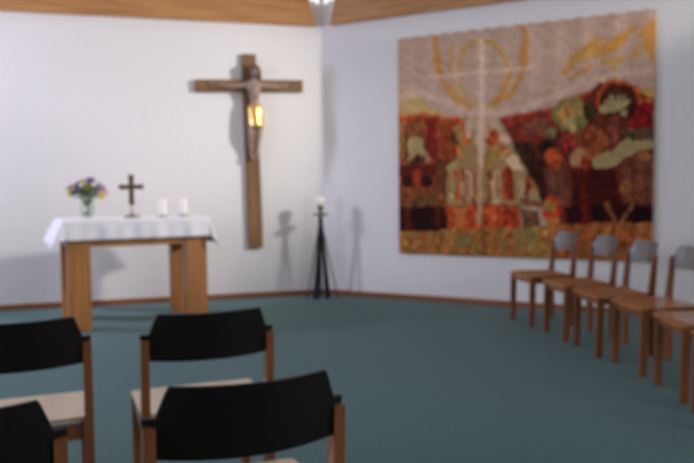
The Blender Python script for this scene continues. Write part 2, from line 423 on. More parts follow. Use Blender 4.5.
bm = bmesh.new()
prof = [(.062, 2.205), (.073, 2.19), (.080, 2.14), (.084, 2.06), (.084, 1.98), (.082, 1.935), (.076, 1.94), (.074, 2.06), (.064, 2.18)]
lathe(bm, [(r, z+Z) for r, z in prof], 40, (0, 0), lambda a, z: .05*math.sin(7*a+z*14)+.025*math.sin(13*a-z*9))
for v in bm.verts: v.co.y = v.co.y*.86+.146+.012*max(0, (2.1+Z-v.co.z)/.15); v.co.x = v.co.x-.037
ellip(bm, (-.112, .15, 2.13+Z), (.014, .013, .022), 10); tube(bm, [(-.112, .15, 2.13+Z), (-.120, .152, 2.07+Z), (-.116, .15, 2.0+Z)], .010, .006, 8)
obj('loincloth', bm, M['gold'], fig, smooth=True, label='gilded loincloth')

# ---------------------------------------------------------------- iron candle stand in the corner
st = thing('candle_stand', 'black iron floor candle stand on splayed legs in the room corner', 'candle stand', (-.300, 8.395, 0))
def leg(px, py, w0, w1, d0, d1, zt=.90):
    bm = bmesh.new(); bar(bm, (px*.06, py*.06, zt), (px, py, 0.0), w0, d0, w1, d1, up=(py, -px, 0) if False else (0, 1, 0)); return bm
for px, py, w0, w1 in ((-.058, -.05, .032, .070), (.075, -.01, .032, .062), (-.01, .10, .02, .02)):
    b = leg(px, py, w0, w1, .014, .020); o = obj('leg', b, M['iron'], st)
for px, py in ((-.165, .03), (.185, .02)):
    b = bmesh.new(); tube(b, [(px*.06, py*.06, .86), (px, py, .0)], .007, .008, 8); obj('side_rod', b, M['iron'], st)
bm = bmesh.new(); lathe(bm, [(0, .84), (.022, .84), (.026, .90), (.018, .945), (0, .945)], 16); obj('hub', bm, M['iron'], st, smooth=True)
bm = bmesh.new(); lathe(bm, [(0, .945), (.075, .95), (.090, .966), (.086, .968), (.07, .956), (0, .955)], 28); obj('drip_dish', bm, M['iron'], st, smooth=True)
bm = bmesh.new(); lathe(bm, [(0, .955), (.020, .957), (.012, .985), (.030, 1.01), (.037, 1.05), (.037, 1.068), (0, 1.068)], 20); obj('candle_cup', bm, M['brass'], st, smooth=True, label='brass candle cup')
cd = thing('round_candle', 'short white candle on top of the black iron floor stand', 'candle', (-.300, 8.395, 1.069))
bm = bmesh.new(); lathe(bm, [(0, 0), (.044, .0), (.048, .01), (.048, .080), (.043, .090), (.015, .088), (0, .084)], 24); o = obj('wax', bm, M['wax'], cd, smooth=True)
bm = bmesh.new(); tube(bm, [(0, 0, .084), (.001, 0, .095), (.003, 0, .101)], .0015, n=6); obj('wick', bm, M['wick'], cd)

# ---------------------------------------------------------------- tapestry
TAP = [(0,(146,128,88),0,[(-0.003,1.844),(0.142,1.768),(0.308,1.669),(0.471,1.53),(0.54,1.462),(-0.004,1.492)]),(1,(150,132,96),0.0205,[(-0.003,1.69),(0.237,1.587),(0.528,1.484)]),(1,(150,112,52),0.0231,[(0.44,2.346),(0.451,2.195),(0.473,2.065),(0.507,1.934)]),(1,(150,112,52),0.041,[(0.45,2.088),(0.496,1.945)]),(1,(150,112,52),0.0257,[(0.519,1.89),(0.575,1.779),(0.666,1.666),(0.788,1.584),(0.899,1.536)]),(1,(148,122,64),0.018,[(0.634,2.209),(0.611,2.073),(0.61,1.914)]),(1,(148,122,64),0.018,[(0.621,1.86),(0.666,1.74),(0.755,1.639)]),(1,(148,122,64),0.0205,[(0.712,1.937),(0.723,2.084),(0.779,2.184),(0.868,2.237),(0.956,2.238),(1.053,2.218),(1.138,2.147),(1.191,2.05),(1.222,1.955)]),(1,(146,126,84),0.0154,[(0.711,1.895),(0.733,1.767),(0.811,1.656),(0.91,1.587)]),(1,(146,126,84),0.0154,[(1.222,1.914),(1.2,1.773),(1.126,1.645)]),(1,(150,112,52),0.0257,[(1.389,2.334),(1.42,2.179),(1.399,2.101)]),(1,(150,112,52),0.041,[(1.399,2.121),(1.389,1.981)]),(1,(150,112,52),0.0231,[(1.388,1.9),(1.336,1.783),(1.253,1.677),(1.136,1.593),(1.029,1.548)]),(1,(150,112,52),0.0231,[(1.264,1.911),(1.232,1.771),(1.168,1.673),(1.072,1.577)]),(1,(150,124,80),0.0154,[(1.53,1.547),(1.631,1.64),(1.711,1.733)]),(1,(150,112,52),0.0308,[(1.809,1.844),(1.897,1.973),(2.021,2.068),(2.115,2.126)]),(1,(150,112,52),0.0462,[(2.077,2.014),(2.227,2.047),(2.318,2.104)]),(1,(150,112,52),0.0257,[(2.3,2.087),(2.391,2.172),(2.453,2.212)]),(1,(150,112,52),0.0205,[(1.867,1.78),(1.973,1.84),(2.049,1.881)]),(1,(152,122,70),0.0308,[(2.18,1.908),(2.336,1.922)]),(1,(152,122,70),0.0205,[(2.254,1.901),(2.254,1.768)]),(1,(150,122,74),0.0257,[(1.945,1.93),(2.04,1.998)]),(1,(150,122,74),0.0257,[(2.444,1.94),(2.525,2.045)]),(1,(150,112,52),0.0257,[(2.498,2.123),(2.604,2.232)]),(0,(150,112,52),0,[(2.569,2.227),(2.63,2.276),(2.63,1.885),(2.569,1.91),(2.533,2.044)]),(0,(150,124,70),0,[(2.498,1.616),(2.63,1.644),(2.63,1.513),(2.498,1.531)]),(0,(126,106,74),0,[(0.877,1.547),(1.051,1.537),(1.136,1.408),(1.262,1.197),(1.599,0.583),(1.609,0.513),(0.536,0.51),(0.606,1.011),(0.676,1.327),(0.766,1.47)]),(0,(146,132,118),0,[(0.877,1.527),(1.029,1.517),(1.028,1.155),(0.886,1.16)]),(0,(148,134,118),0,[(0.855,1.57),(1.072,1.556),(1.167,1.324),(1.22,1.096),(1.092,1.204),(1.029,1.414),(0.887,1.401),(0.787,1.153),(0.72,1.219)]),(1,(158,144,138),0.0308,[(0.021,1.732),(0.285,1.757),(0.518,1.655),(0.721,1.536),(0.942,1.491)]),(1,(158,144,138),0.0257,[(0.986,1.489),(1.242,1.504),(1.51,1.548),(1.77,1.65),(1.982,1.751)]),(1,(158,144,138),0.0257,[(1.75,1.622),(2.039,1.708),(2.133,1.778),(2.498,1.785),(2.586,1.796)]),(0,(112,52,26),0,[(-0.004,1.514),(0.141,1.506),(0.296,1.54),(0.425,1.489),(0.563,1.46),(0.676,1.486),(0.765,1.386),(0.787,1.217),(0.674,1.03),(0.583,0.927),(0.582,0.51),(-0.01,0.509)]),(1,(146,66,24),0.018,[(-0.004,1.503),(0.165,1.504),(0.296,1.529),(0.401,1.48),(0.563,1.46),(0.676,1.475),(0.754,1.386)]),(0,(88,24,20),0,[(0.331,1.484),(0.448,1.456),(0.469,1.122),(0.422,0.995),(0.329,1.127)]),(0,(98,60,36),0,[(0.044,1.423),(0.307,1.453),(0.306,1.236),(0.067,1.158)]),(0,(120,88,44),0,[(-0.005,1.47),(0.068,1.466),(0.066,1.026),(-0.007,1.029)]),(0,(60,36,20),0,[(0.341,1.105),(0.328,1.026),(0.292,0.963),(0.239,0.928),(0.181,0.93),(0.128,0.967),(0.092,1.033),(0.079,1.114),(0.092,1.194),(0.129,1.258),(0.183,1.291),(0.241,1.289),(0.293,1.251),(0.329,1.185)]),(0,(128,120,84),0,[(0.306,1.15),(0.296,1.089),(0.27,1.041),(0.232,1.014),(0.189,1.016),(0.151,1.044),(0.124,1.094),(0.115,1.157),(0.125,1.218),(0.152,1.266),(0.191,1.292),(0.233,1.29),(0.271,1.261),(0.297,1.211)]),(0,(60,24,14),0,[(0.27,1.042),(0.265,1.014),(0.252,0.992),(0.233,0.98),(0.212,0.98),(0.193,0.994),(0.179,1.017),(0.175,1.045),(0.18,1.074),(0.193,1.096),(0.212,1.108),(0.233,1.107),(0.252,1.094),(0.265,1.071)]),(1,(128,118,88),0.0154,[(0.127,1.025),(0.163,1.188)]),(1,(128,118,88),0.0154,[(0.352,1.018),(0.283,1.183)]),(0,(70,22,16),0,[(-0.007,0.973),(0.422,0.984),(0.445,0.854),(-0.008,0.852)]),(0,(34,14,10),0,[(0.209,0.793),(0.2,0.765),(0.173,0.743),(0.135,0.73),(0.092,0.731),(0.053,0.744),(0.026,0.767),(0.016,0.796),(0.026,0.825),(0.053,0.847),(0.092,0.859),(0.135,0.859),(0.174,0.845),(0.2,0.822)]),(0,(34,14,10),0,[(0.421,0.79),(0.412,0.762),(0.386,0.74),(0.349,0.728),(0.307,0.728),(0.269,0.741),(0.243,0.765),(0.233,0.793),(0.243,0.821),(0.269,0.843),(0.307,0.855),(0.349,0.855),(0.387,0.841),(0.412,0.818)]),(0,(110,40,22),0,[(0.174,0.936),(0.258,0.934),(0.257,0.738),(0.173,0.739)]),(0,(76,44,28),0,[(0.446,1.037),(0.584,1.012),(0.57,0.585),(0.432,0.585)]),(0,(120,96,56),0,[(0.776,1.238),(0.768,1.174),(0.746,1.124),(0.715,1.096),(0.68,1.098),(0.648,1.127),(0.626,1.18),(0.619,1.245),(0.627,1.309),(0.649,1.36),(0.681,1.387),(0.716,1.385),(0.747,1.355),(0.769,1.302)]),(0,(70,44,26),0,[(0.698,1.22),(0.693,1.174),(0.68,1.138),(0.662,1.118),(0.642,1.119),(0.624,1.14),(0.612,1.178),(0.607,1.224),(0.612,1.27),(0.625,1.306),(0.643,1.326),(0.663,1.325),(0.681,1.304),(0.693,1.266)]),(1,(146,66,24),0.0205,[(0.664,1.158),(0.697,1.093)]),(0,(160,80,36),0,[(0.831,1.215),(0.827,1.192),(0.815,1.174),(0.797,1.165),(0.777,1.166),(0.759,1.176),(0.747,1.195),(0.742,1.218),(0.747,1.241),(0.759,1.259),(0.777,1.268),(0.797,1.267),(0.815,1.256),(0.827,1.238)]),(0,(92,54,30),0,[(-0.009,0.719),(0.559,0.692),(0.559,0.521),(-0.01,0.52)]),(0,(70,60,34),0,[(0.409,0.585),(0.397,0.567),(0.365,0.552),(0.318,0.543),(0.265,0.543),(0.217,0.552),(0.184,0.567),(0.173,0.586),(0.185,0.605),(0.218,0.62),(0.265,0.628),(0.318,0.628),(0.365,0.619),(0.397,0.604)]),(0,(44,10,10),0,[(-0.009,0.531),(0.559,0.521),(0.581,0.286),(0.349,0.25),(-0.011,0.221)]),(0,(22,6,8),0,[(0.16,0.498),(0.397,0.499),(0.372,0.261),(0.183,0.247)]),(1,(80,24,16),0.0154,[(0.1,0.509),(0.099,0.278)]),(1,(70,26,16),0.0154,[(0.467,0.499),(0.477,0.306)]),(0,(128,124,88),0,[(0.572,0.959),(0.674,1.03),(0.695,0.585),(0.559,0.564)]),(1,(146,66,24),0.0257,[(0.674,0.903),(0.695,0.606)]),(1,(146,64,30),0.0205,[(0.808,0.9),(0.841,0.69)]),(0,(156,138,118),0,[(0.863,0.742),(0.857,0.674),(0.842,0.619),(0.819,0.588),(0.795,0.589),(0.772,0.619),(0.757,0.674),(0.752,0.743),(0.758,0.812),(0.773,0.867),(0.796,0.897),(0.82,0.896),(0.843,0.865),(0.858,0.81)]),(1,(110,50,28),0.0154,[(0.753,0.923),(0.762,0.585)]),(1,(100,44,26),0.0154,[(0.874,0.846),(0.873,0.532)]),(0,(146,64,30),0,[(1.133,1.207),(1.115,1.166),(1.088,1.137),(1.058,1.125),(1.03,1.133),(1.01,1.16),(1.003,1.199),(1.009,1.244),(1.027,1.285),(1.054,1.314),(1.085,1.326),(1.112,1.317),(1.132,1.291),(1.139,1.251)]),(0,(120,100,56),0,[(1.092,0.997),(1.085,0.935),(1.067,0.885),(1.041,0.857),(1.012,0.858),(0.987,0.887),(0.969,0.938),(0.962,1.001),(0.969,1.064),(0.987,1.114),(1.013,1.141),(1.042,1.14),(1.068,1.111),(1.086,1.06)]),(0,(128,96,56),0,[(1.209,1.097),(1.202,1.07),(1.181,1.049),(1.151,1.038),(1.118,1.039),(1.088,1.052),(1.067,1.075),(1.06,1.102),(1.068,1.128),(1.088,1.149),(1.118,1.16),(1.152,1.159),(1.181,1.146),(1.202,1.124)]),(1,(150,80,40),0.0205,[(1.156,1.201),(1.22,1.096)]),(0,(170,154,140),0,[(1.231,1.235),(1.246,1.211),(1.251,1.187),(1.245,1.168),(1.231,1.157),(1.21,1.156),(1.187,1.166),(1.166,1.185),(1.152,1.208),(1.147,1.232),(1.152,1.252),(1.166,1.263),(1.187,1.264),(1.21,1.253)]),(0,(176,156,136),0,[(1.414,0.916),(1.389,0.894),(1.35,0.888),(1.302,0.898),(1.257,0.922),(1.223,0.957),(1.207,0.994),(1.212,1.026),(1.237,1.048),(1.277,1.054),(1.325,1.043),(1.369,1.019),(1.403,0.985),(1.419,0.948)]),(1,(150,70,36),0.0205,[(1.427,1.008),(1.488,0.885)]),(1,(128,118,88),0.0257,[(1.262,1.146),(1.366,1.03),(1.488,0.805)]),(0,(108,34,22),0,[(1.166,0.892),(1.24,0.962),(1.292,0.869),(1.302,0.604),(1.176,0.584)]),(1,(158,140,116),0.0308,[(1.113,0.873),(1.123,0.563)]),(1,(104,44,26),0.0205,[(1.038,0.875),(1.026,0.563)]),(1,(128,118,88),0.0257,[(1.334,0.828),(1.344,0.522)]),(0,(98,40,24),0,[(1.406,0.786),(1.478,0.886),(1.508,0.744),(1.426,0.563)]),(0,(150,110,84),0,[(1.549,0.804),(1.545,0.769),(1.534,0.741),(1.517,0.726),(1.499,0.726),(1.483,0.742),(1.472,0.77),(1.468,0.805),(1.472,0.84),(1.483,0.868),(1.5,0.883),(1.518,0.883),(1.534,0.867),(1.545,0.839)]),(0,(128,118,88),0,[(1.609,0.643),(1.602,0.604),(1.583,0.572),(1.554,0.555),(1.523,0.555),(1.494,0.572),(1.474,0.604),(1.467,0.644),(1.475,0.683),(1.494,0.714),(1.523,0.732),(1.555,0.731),(1.583,0.713),(1.602,0.682)]),(1,(90,40,24),0.0154,[(1.375,0.583),(1.599,0.553)]),(1,(84,40,24),0.0103,[(0.559,0.521),(0.917,0.542),(1.599,0.533)]),(1,(116,50,28),0.0123,[(0.595,0.884),(0.605,0.606)]),(1,(112,98,58),0.0123,[(0.662,0.829),(0.673,0.68)]),(1,(160,142,122),0.0123,[(0.73,0.775),(0.74,0.659)]),(1,(96,36,24),0.0123,[(0.797,0.858),(0.807,0.637)]),(1,(138,80,40),0.0123,[(0.863,0.805),(0.873,0.616)]),(1,(116,50,28),0.0123,[(0.929,0.751),(0.939,0.689)]),(1,(112,98,58),0.0123,[(0.994,0.834),(1.005,0.667)]),(1,(160,142,122),0.0123,[(1.059,0.781),(1.069,0.646)]),(1,(96,36,24),0.0123,[(1.124,0.862),(1.133,0.625)]),(1,(138,80,40),0.0123,[(1.187,0.81),(1.197,0.604)]),(1,(116,50,28),0.0123,[(1.25,0.758),(1.26,0.676)]),(1,(112,98,58),0.0123,[(1.313,0.838),(1.323,0.655)]),(1,(160,142,122),0.0123,[(1.375,0.786),(1.385,0.634)]),(1,(96,36,24),0.0123,[(1.437,0.866),(1.447,0.613)]),(1,(138,80,40),0.0123,[(1.498,0.815),(1.508,0.684)]),(1,(116,50,28),0.0123,[(1.559,0.763),(1.569,0.663)]),(0,(138,56,22),0,[(0.559,0.521),(0.939,0.542),(1.364,0.522),(1.364,0.319),(1.132,0.274),(0.581,0.265)]),(0,(150,92,48),0,[(0.65,0.5),(0.807,0.521),(0.761,0.289),(0.672,0.287)]),(0,(154,70,30),0,[(1.026,0.501),(1.133,0.522),(1.111,0.294),(1.025,0.293)]),(0,(112,38,18),0,[(1.186,0.501),(1.344,0.502),(1.301,0.318),(1.196,0.316)]),(0,(122,84,42),0,[(-0.011,0.232),(0.581,0.275),(1.343,0.318),(1.748,0.324),(1.747,-0.053),(-0.012,-0.011)]),(1,(134,96,44),0.018,[(0.038,0.224),(0.012,0.021)]),(1,(112,90,52),0.018,[(0.147,0.23),(0.146,0.023)]),(1,(126,74,34),0.018,[(0.254,0.236),(0.277,0.025)]),(1,(118,94,54),0.018,[(0.361,0.242),(0.348,0.024)]),(1,(96,66,36),0.018,[(0.466,0.248),(0.476,0.026)]),(1,(134,96,44),0.018,[(0.569,0.253),(0.545,0.026)]),(1,(112,90,52),0.018,[(0.671,0.259),(0.671,0.027)]),(1,(126,74,34),0.018,[(0.772,0.264),(0.794,0.029)]),(1,(118,94,54),0.018,[(0.872,0.27),(0.86,0.029)]),(1,(96,66,36),0.018,[(0.971,0.275),(0.981,0.03)]),(1,(134,96,44),0.018,[(1.068,0.281),(1.046,0.03)]),(1,(112,90,52),0.018,[(1.164,0.286),(1.164,0.031)]),(1,(126,74,34),0.018,[(1.259,0.291),(1.28,0.033)]),(1,(118,94,54),0.018,[(1.353,0.297),(1.342,0.033)]),(1,(96,66,36),0.018,[(1.446,0.302),(1.456,0.034)]),(1,(134,96,44),0.018,[(1.538,0.307),(1.517,0.034)]),(1,(112,90,52),0.018,[(1.629,0.312),(1.628,0.035)]),(1,(126,74,34),0.018,[(1.718,0.317),(1.737,0.037)]),(0,(114,98,58),0,[(1.28,0.297),(1.568,0.292),(1.547,0.06),(1.301,0.072)]),(0,(100,90,56),0,[(0.883,0.165),(0.873,0.133),(0.845,0.106),(0.805,0.091),(0.761,0.09),(0.72,0.103),(0.692,0.128),(0.682,0.16),(0.693,0.193),(0.721,0.219),(0.761,0.234),(0.806,0.235),(0.846,0.221),(0.873,0.196)]),(0,(84,64,46),0,[(1.364,0.502),(1.548,0.482),(1.578,0.322),(1.384,0.299)]),(0,(78,32,24),0,[(1.136,1.439),(1.346,1.447),(1.651,1.48),(1.896,1.563),(2.039,1.63),(2.133,1.72),(2.363,1.721),(2.498,1.597),(2.63,1.532),(2.63,0.0),(1.708,-0.035),(1.708,0.284),(1.609,0.523),(1.448,0.907),(1.262,1.217)]),(0,(104,38,30),0,[(1.157,1.417),(1.367,1.436),(1.671,1.478),(1.71,1.357),(1.63,1.222),(1.386,1.131),(1.283,1.237)]),(0,(96,58,44),0,[(1.387,1.374),(1.611,1.422),(1.67,1.299),(1.448,1.189)]),(1,(126,40,30),0.018,[(1.157,1.427),(1.387,1.445),(1.671,1.488),(1.886,1.563),(2.058,1.629)]),(1,(36,22,16),0.077,[(1.386,1.111),(1.549,0.864)]),(1,(40,18,14),0.0718,[(1.529,0.935),(1.669,0.582)]),(0,(92,88,60),0,[(1.739,1.247),(1.733,1.221),(1.713,1.201),(1.686,1.191),(1.655,1.192),(1.627,1.205),(1.607,1.227),(1.6,1.253),(1.607,1.279),(1.627,1.298),(1.655,1.309),(1.686,1.307),(1.714,1.294),(1.733,1.273)]),(0,(34,20,14),0,[(1.729,1.118),(1.72,1.088),(1.692,1.065),(1.652,1.053),(1.608,1.055),(1.567,1.069),(1.539,1.095),(1.53,1.126),(1.54,1.156),(1.568,1.179),(1.608,1.191),(1.652,1.189),(1.692,1.174),(1.72,1.149)]),(0,(152,66,30),0,[(1.778,1.008),(1.771,0.965),(1.749,0.931),(1.717,0.913),(1.682,0.914),(1.65,0.934),(1.628,0.969),(1.62,1.012),(1.628,1.055),(1.65,1.089),(1.682,1.107),(1.717,1.106),(1.749,1.086),(1.771,1.051)]),(0,(120,50,26),0,[(1.759,0.929),(1.753,0.908),(1.736,0.891),(1.713,0.882),(1.686,0.882),(1.662,0.892),(1.646,0.91),(1.64,0.932),(1.646,0.953),(1.662,0.97),(1.686,0.979),(1.713,0.979),(1.736,0.968),(1.753,0.951)]),(0,(84,48,38),0,[(1.6,0.903),(1.808,0.898),(1.865,0.523),(1.669,0.523)]),(0,(146,66,24),0,[(2.524,1.53),(2.504,1.45),(2.447,1.387),(2.364,1.356),(2.271,1.361),(2.186,1.403),(2.126,1.473),(2.105,1.558),(2.127,1.64),(2.186,1.703),(2.271,1.733),(2.364,1.725),(2.447,1.682),(2.504,1.613)]),(0,(56,26,16),0,[(2.489,1.523),(2.471,1.45),(2.422,1.394),(2.349,1.365),(2.268,1.37),(2.194,1.407),(2.142,1.471),(2.124,1.547),(2.142,1.621),(2.194,1.677),(2.268,1.705),(2.349,1.699),(2.422,1.66),(2.471,1.597)]),(0,(56,20,14),0,[(2.133,1.595),(2.498,1.569),(2.462,1.336),(2.17,1.371)]),(1,(132,128,96),0.0154,[(2.272,1.447),(2.182,1.472)]),(1,(132,128,96),0.0154,[(2.278,1.459),(2.204,1.533)]),(1,(132,128,96),0.0154,[(2.287,1.467),(2.247,1.572)]),(1,(132,128,96),0.0154,[(2.3,1.469),(2.302,1.583)]),(1,(132,128,96),0.0154,[(2.312,1.465),(2.355,1.562)]),(1,(132,128,96),0.0154,[(2.322,1.455),(2.396,1.516)]),(0,(132,128,96),0,[(2.226,1.464),(2.221,1.447),(2.209,1.435),(2.19,1.429),(2.169,1.43),(2.151,1.438),(2.138,1.453),(2.133,1.47),(2.138,1.486),(2.151,1.499),(2.169,1.505),(2.19,1.503),(2.209,1.495),(2.221,1.481)]),(0,(124,122,96),0,[(2.417,1.405),(2.413,1.388),(2.4,1.376),(2.382,1.37),(2.362,1.371),(2.344,1.379),(2.331,1.393),(2.327,1.41),(2.331,1.426),(2.344,1.439),(2.362,1.445),(2.382,1.444),(2.4,1.435),(2.413,1.421)]),(0,(34,14,10),0,[(2.542,1.407),(2.535,1.375),(2.515,1.349),(2.487,1.337),(2.455,1.338),(2.426,1.354),(2.406,1.382),(2.399,1.415),(2.406,1.448),(2.426,1.473),(2.455,1.485),(2.487,1.483),(2.515,1.467),(2.535,1.44)]),(0,(100,16,20),0,[(2.498,1.485),(2.63,1.513),(2.63,1.252),(2.39,1.264),(2.408,1.339)]),(1,(146,66,24),0.0154,[(2.498,1.541),(2.63,1.504)]),(0,(104,98,58),0,[(2.049,1.417),(2.031,1.342),(1.98,1.283),(1.907,1.253),(1.825,1.257),(1.751,1.295),(1.699,1.359),(1.681,1.438),(1.699,1.514),(1.751,1.573),(1.826,1.602),(1.908,1.596),(1.981,1.558),(2.031,1.493)]),(0,(150,116,66),0,[(1.915,1.424),(1.906,1.387),(1.882,1.357),(1.847,1.342),(1.808,1.344),(1.773,1.363),(1.749,1.395),(1.74,1.435),(1.749,1.473),(1.773,1.502),(1.809,1.517),(1.848,1.514),(1.882,1.495),(1.906,1.463)]),(1,(166,126,74),0.0154,[(1.75,1.454),(1.808,1.332)]),(1,(112,44,26),0.0128,[(1.809,1.49),(1.867,1.368)]),(0,(122,112,66),0,[(2.011,1.477),(2.004,1.452),(1.986,1.433),(1.959,1.423),(1.929,1.425),(1.902,1.438),(1.883,1.459),(1.877,1.485),(1.883,1.511),(1.902,1.53),(1.929,1.539),(1.959,1.537),(1.986,1.524),(2.004,1.503)]),(0,(140,130,84),0,[(1.915,1.346),(1.91,1.321),(1.897,1.301),(1.877,1.291),(1.856,1.292),(1.836,1.304),(1.823,1.325),(1.818,1.351),(1.823,1.377),(1.836,1.396),(1.856,1.407),(1.877,1.405),(1.897,1.393),(1.91,1.372)]),(0,(50,40,26),0,[(2.105,1.452),(2.099,1.415),(2.08,1.385),(2.054,1.37),(2.024,1.372),(1.998,1.39),(1.979,1.422),(1.973,1.46),(1.979,1.498),(1.998,1.527),(2.024,1.542),(2.054,1.54),(2.08,1.521),(2.099,1.49)]),(1,(110,28,26),0.0308,[(1.828,1.252),(1.808,1.056)]),(0,(112,62,32),0,[(2.217,1.138),(2.2,1.068),(2.153,1.013),(2.086,0.983),(2.01,0.985),(1.941,1.019),(1.893,1.079),(1.876,1.152),(1.893,1.224),(1.941,1.279),(2.01,1.308),(2.086,1.304),(2.154,1.269),(2.2,1.21)]),(0,(96,48,26),0,[(2.114,1.2),(2.105,1.163),(2.079,1.134),(2.041,1.118),(1.999,1.12),(1.96,1.138),(1.934,1.17),(1.924,1.209),(1.934,1.246),(1.961,1.276),(1.999,1.291),(2.041,1.289),(2.079,1.27),(2.105,1.239)]),(1,(100,50,44),0.0359,[(2.281,1.365),(2.253,1.079)]),(1,(116,32,30),0.0205,[(1.876,1.172),(2.0,0.874)]),(0,(138,108,80),0,[(2.009,0.962),(1.984,0.933),(1.951,0.918),(1.916,0.92),(1.886,0.938),(1.868,0.97),(1.864,1.007),(1.877,1.044),(1.902,1.072),(1.936,1.087),(1.971,1.085),(2.0,1.066),(2.018,1.035),(2.021,0.998)]),(0,(120,44,26),0,[(2.039,0.951),(2.035,0.918),(2.024,0.891),(2.009,0.876),(1.992,0.876),(1.977,0.892),(1.966,0.919),(1.962,0.953),(1.966,0.987),(1.977,1.014),(1.992,1.028),(2.009,1.028),(2.024,1.012),(2.035,0.985)]),(0,(66,56,36),0,[(2.318,1.268),(2.63,1.252),(2.63,1.131),(2.39,1.169)]),(0,(128,120,90),0,[(2.067,0.97),(2.114,1.036),(2.263,1.069),(2.372,1.17),(2.533,1.135),(2.63,1.15),(2.63,1.084),(2.507,1.051),(2.372,0.971),(2.189,0.889),(2.086,0.882)]),(0,(52,12,10),0,[(1.866,0.897),(2.299,0.887),(2.354,0.447),(1.894,0.444)]),(1,(66,16,12),0.0257,[(1.981,0.875),(2.0,0.484)]),(1,(44,10,8),0.0257,[(2.133,0.852),(2.132,0.465)]),(0,(90,52,38),0,[(2.336,0.924),(2.507,1.033),(2.63,1.066),(2.63,0.58),(2.372,0.562)]),(0,(130,84,62),0,[(2.595,1.002),(2.59,0.981),(2.575,0.966),(2.554,0.957),(2.53,0.958),(2.509,0.968),(2.494,0.984),(2.489,1.005),(2.494,1.025),(2.509,1.041),(2.53,1.049),(2.554,1.049),(2.575,1.039),(2.59,1.022)]),(1,(72,44,30),0.0205,[(2.444,0.902),(2.444,0.581)]),(0,(118,76,36),0,[(2.417,0.713),(2.413,0.693),(2.4,0.677),(2.382,0.668),(2.362,0.668),(2.344,0.677),(2.331,0.694),(2.326,0.715),(2.331,0.735),(2.344,0.752),(2.362,0.76),(2.382,0.76),(2.4,0.751),(2.413,0.734)]),(1,(76,48,34),0.0205,[(2.569,0.937),(2.569,0.58)]),(0,(32,6,8),0,[(1.807,0.523),(2.63,0.552),(2.63,0.384),(1.826,0.365)]),(0,(18,4,6),0,[(2.577,0.468),(2.569,0.435),(2.547,0.409),(2.515,0.394),(2.48,0.393),(2.447,0.408),(2.425,0.434),(2.417,0.467),(2.425,0.5),(2.447,0.526),(2.48,0.541),(2.515,0.541),(2.547,0.526),(2.569,0.5)]),(0,(22,4,6),0,[(2.225,0.475),(2.216,0.442),(2.19,0.415),(2.153,0.4),(2.111,0.399),(2.074,0.414),(2.047,0.441),(2.038,0.475),(2.047,0.508),(2.074,0.535),(2.111,0.55),(2.153,0.55),(2.19,0.536),(2.216,0.509)]),(1,(112,70,46),0.0154,[(2.207,0.552),(2.28,0.389)]),(1,(112,74,52),0.0154,[(2.444,0.552),(2.354,0.371)]),(1,(78,12,12),0.041,[(2.019,0.543),(2.019,0.387)]),(0,(150,44,20),0,[(1.768,0.503),(1.759,0.447),(1.734,0.402),(1.698,0.377),(1.659,0.376),(1.623,0.401),(1.598,0.446),(1.589,0.502),(1.598,0.559),(1.623,0.604),(1.659,0.629),(1.699,0.629),(1.735,0.604),(1.759,0.559)]),(0,(120,96,50),0,[(1.718,0.533),(1.713,0.507),(1.696,0.486),(1.672,0.474),(1.645,0.474),(1.621,0.486),(1.605,0.507),(1.599,0.533),(1.605,0.559),(1.622,0.58),(1.646,0.591),(1.672,0.591),(1.696,0.579),(1.713,0.559)]),(0,(150,96,44),0,[(1.629,0.403),(1.748,0.424),(1.787,0.265),(1.668,0.183)]),(0,(122,74,40),0,[(1.708,0.344),(2.63,0.384),(2.63,-0.019),(1.708,-0.035)]),(1,(134,76,36),0.0154,[(1.767,0.344),(1.747,0.006)]),(1,(98,58,34),0.0154,[(1.846,0.345),(1.826,0.009)]),(1,(140,90,48),0.0154,[(1.923,0.346),(1.903,0.012)]),(1,(108,64,30),0.0154,[(2.0,0.347),(1.98,0.015)]),(1,(134,76,36),0.0154,[(2.076,0.348),(2.056,0.017)]),(1,(98,58,34),0.0154,[(2.151,0.349),(2.132,0.02)]),(1,(140,90,48),0.0154,[(2.225,0.35),(2.206,0.023)]),(1,(108,64,30),0.0154,[(2.299,0.351),(2.28,0.025)]),(1,(134,76,36),0.0154,[(2.372,0.352),(2.353,0.028)]),(1,(98,58,34),0.0154,[(2.444,0.353),(2.426,0.03)]),(1,(140,90,48),0.0154,[(2.515,0.354),(2.497,0.033)]),(1,(108,64,30),0.0154,[(2.586,0.355),(2.568,0.035)]),(1,(166,152,148),0.0205,[(0.956,2.249),(0.953,1.522)]),(1,(170,154,144),0.0257,[(0.953,1.543),(0.94,0.897)]),(1,(156,130,112),0.0231,[(0.94,0.918),(0.927,0.354)]),(1,(166,152,148),0.0128,[(0.403,1.91),(0.954,1.917),(1.47,1.923)])]

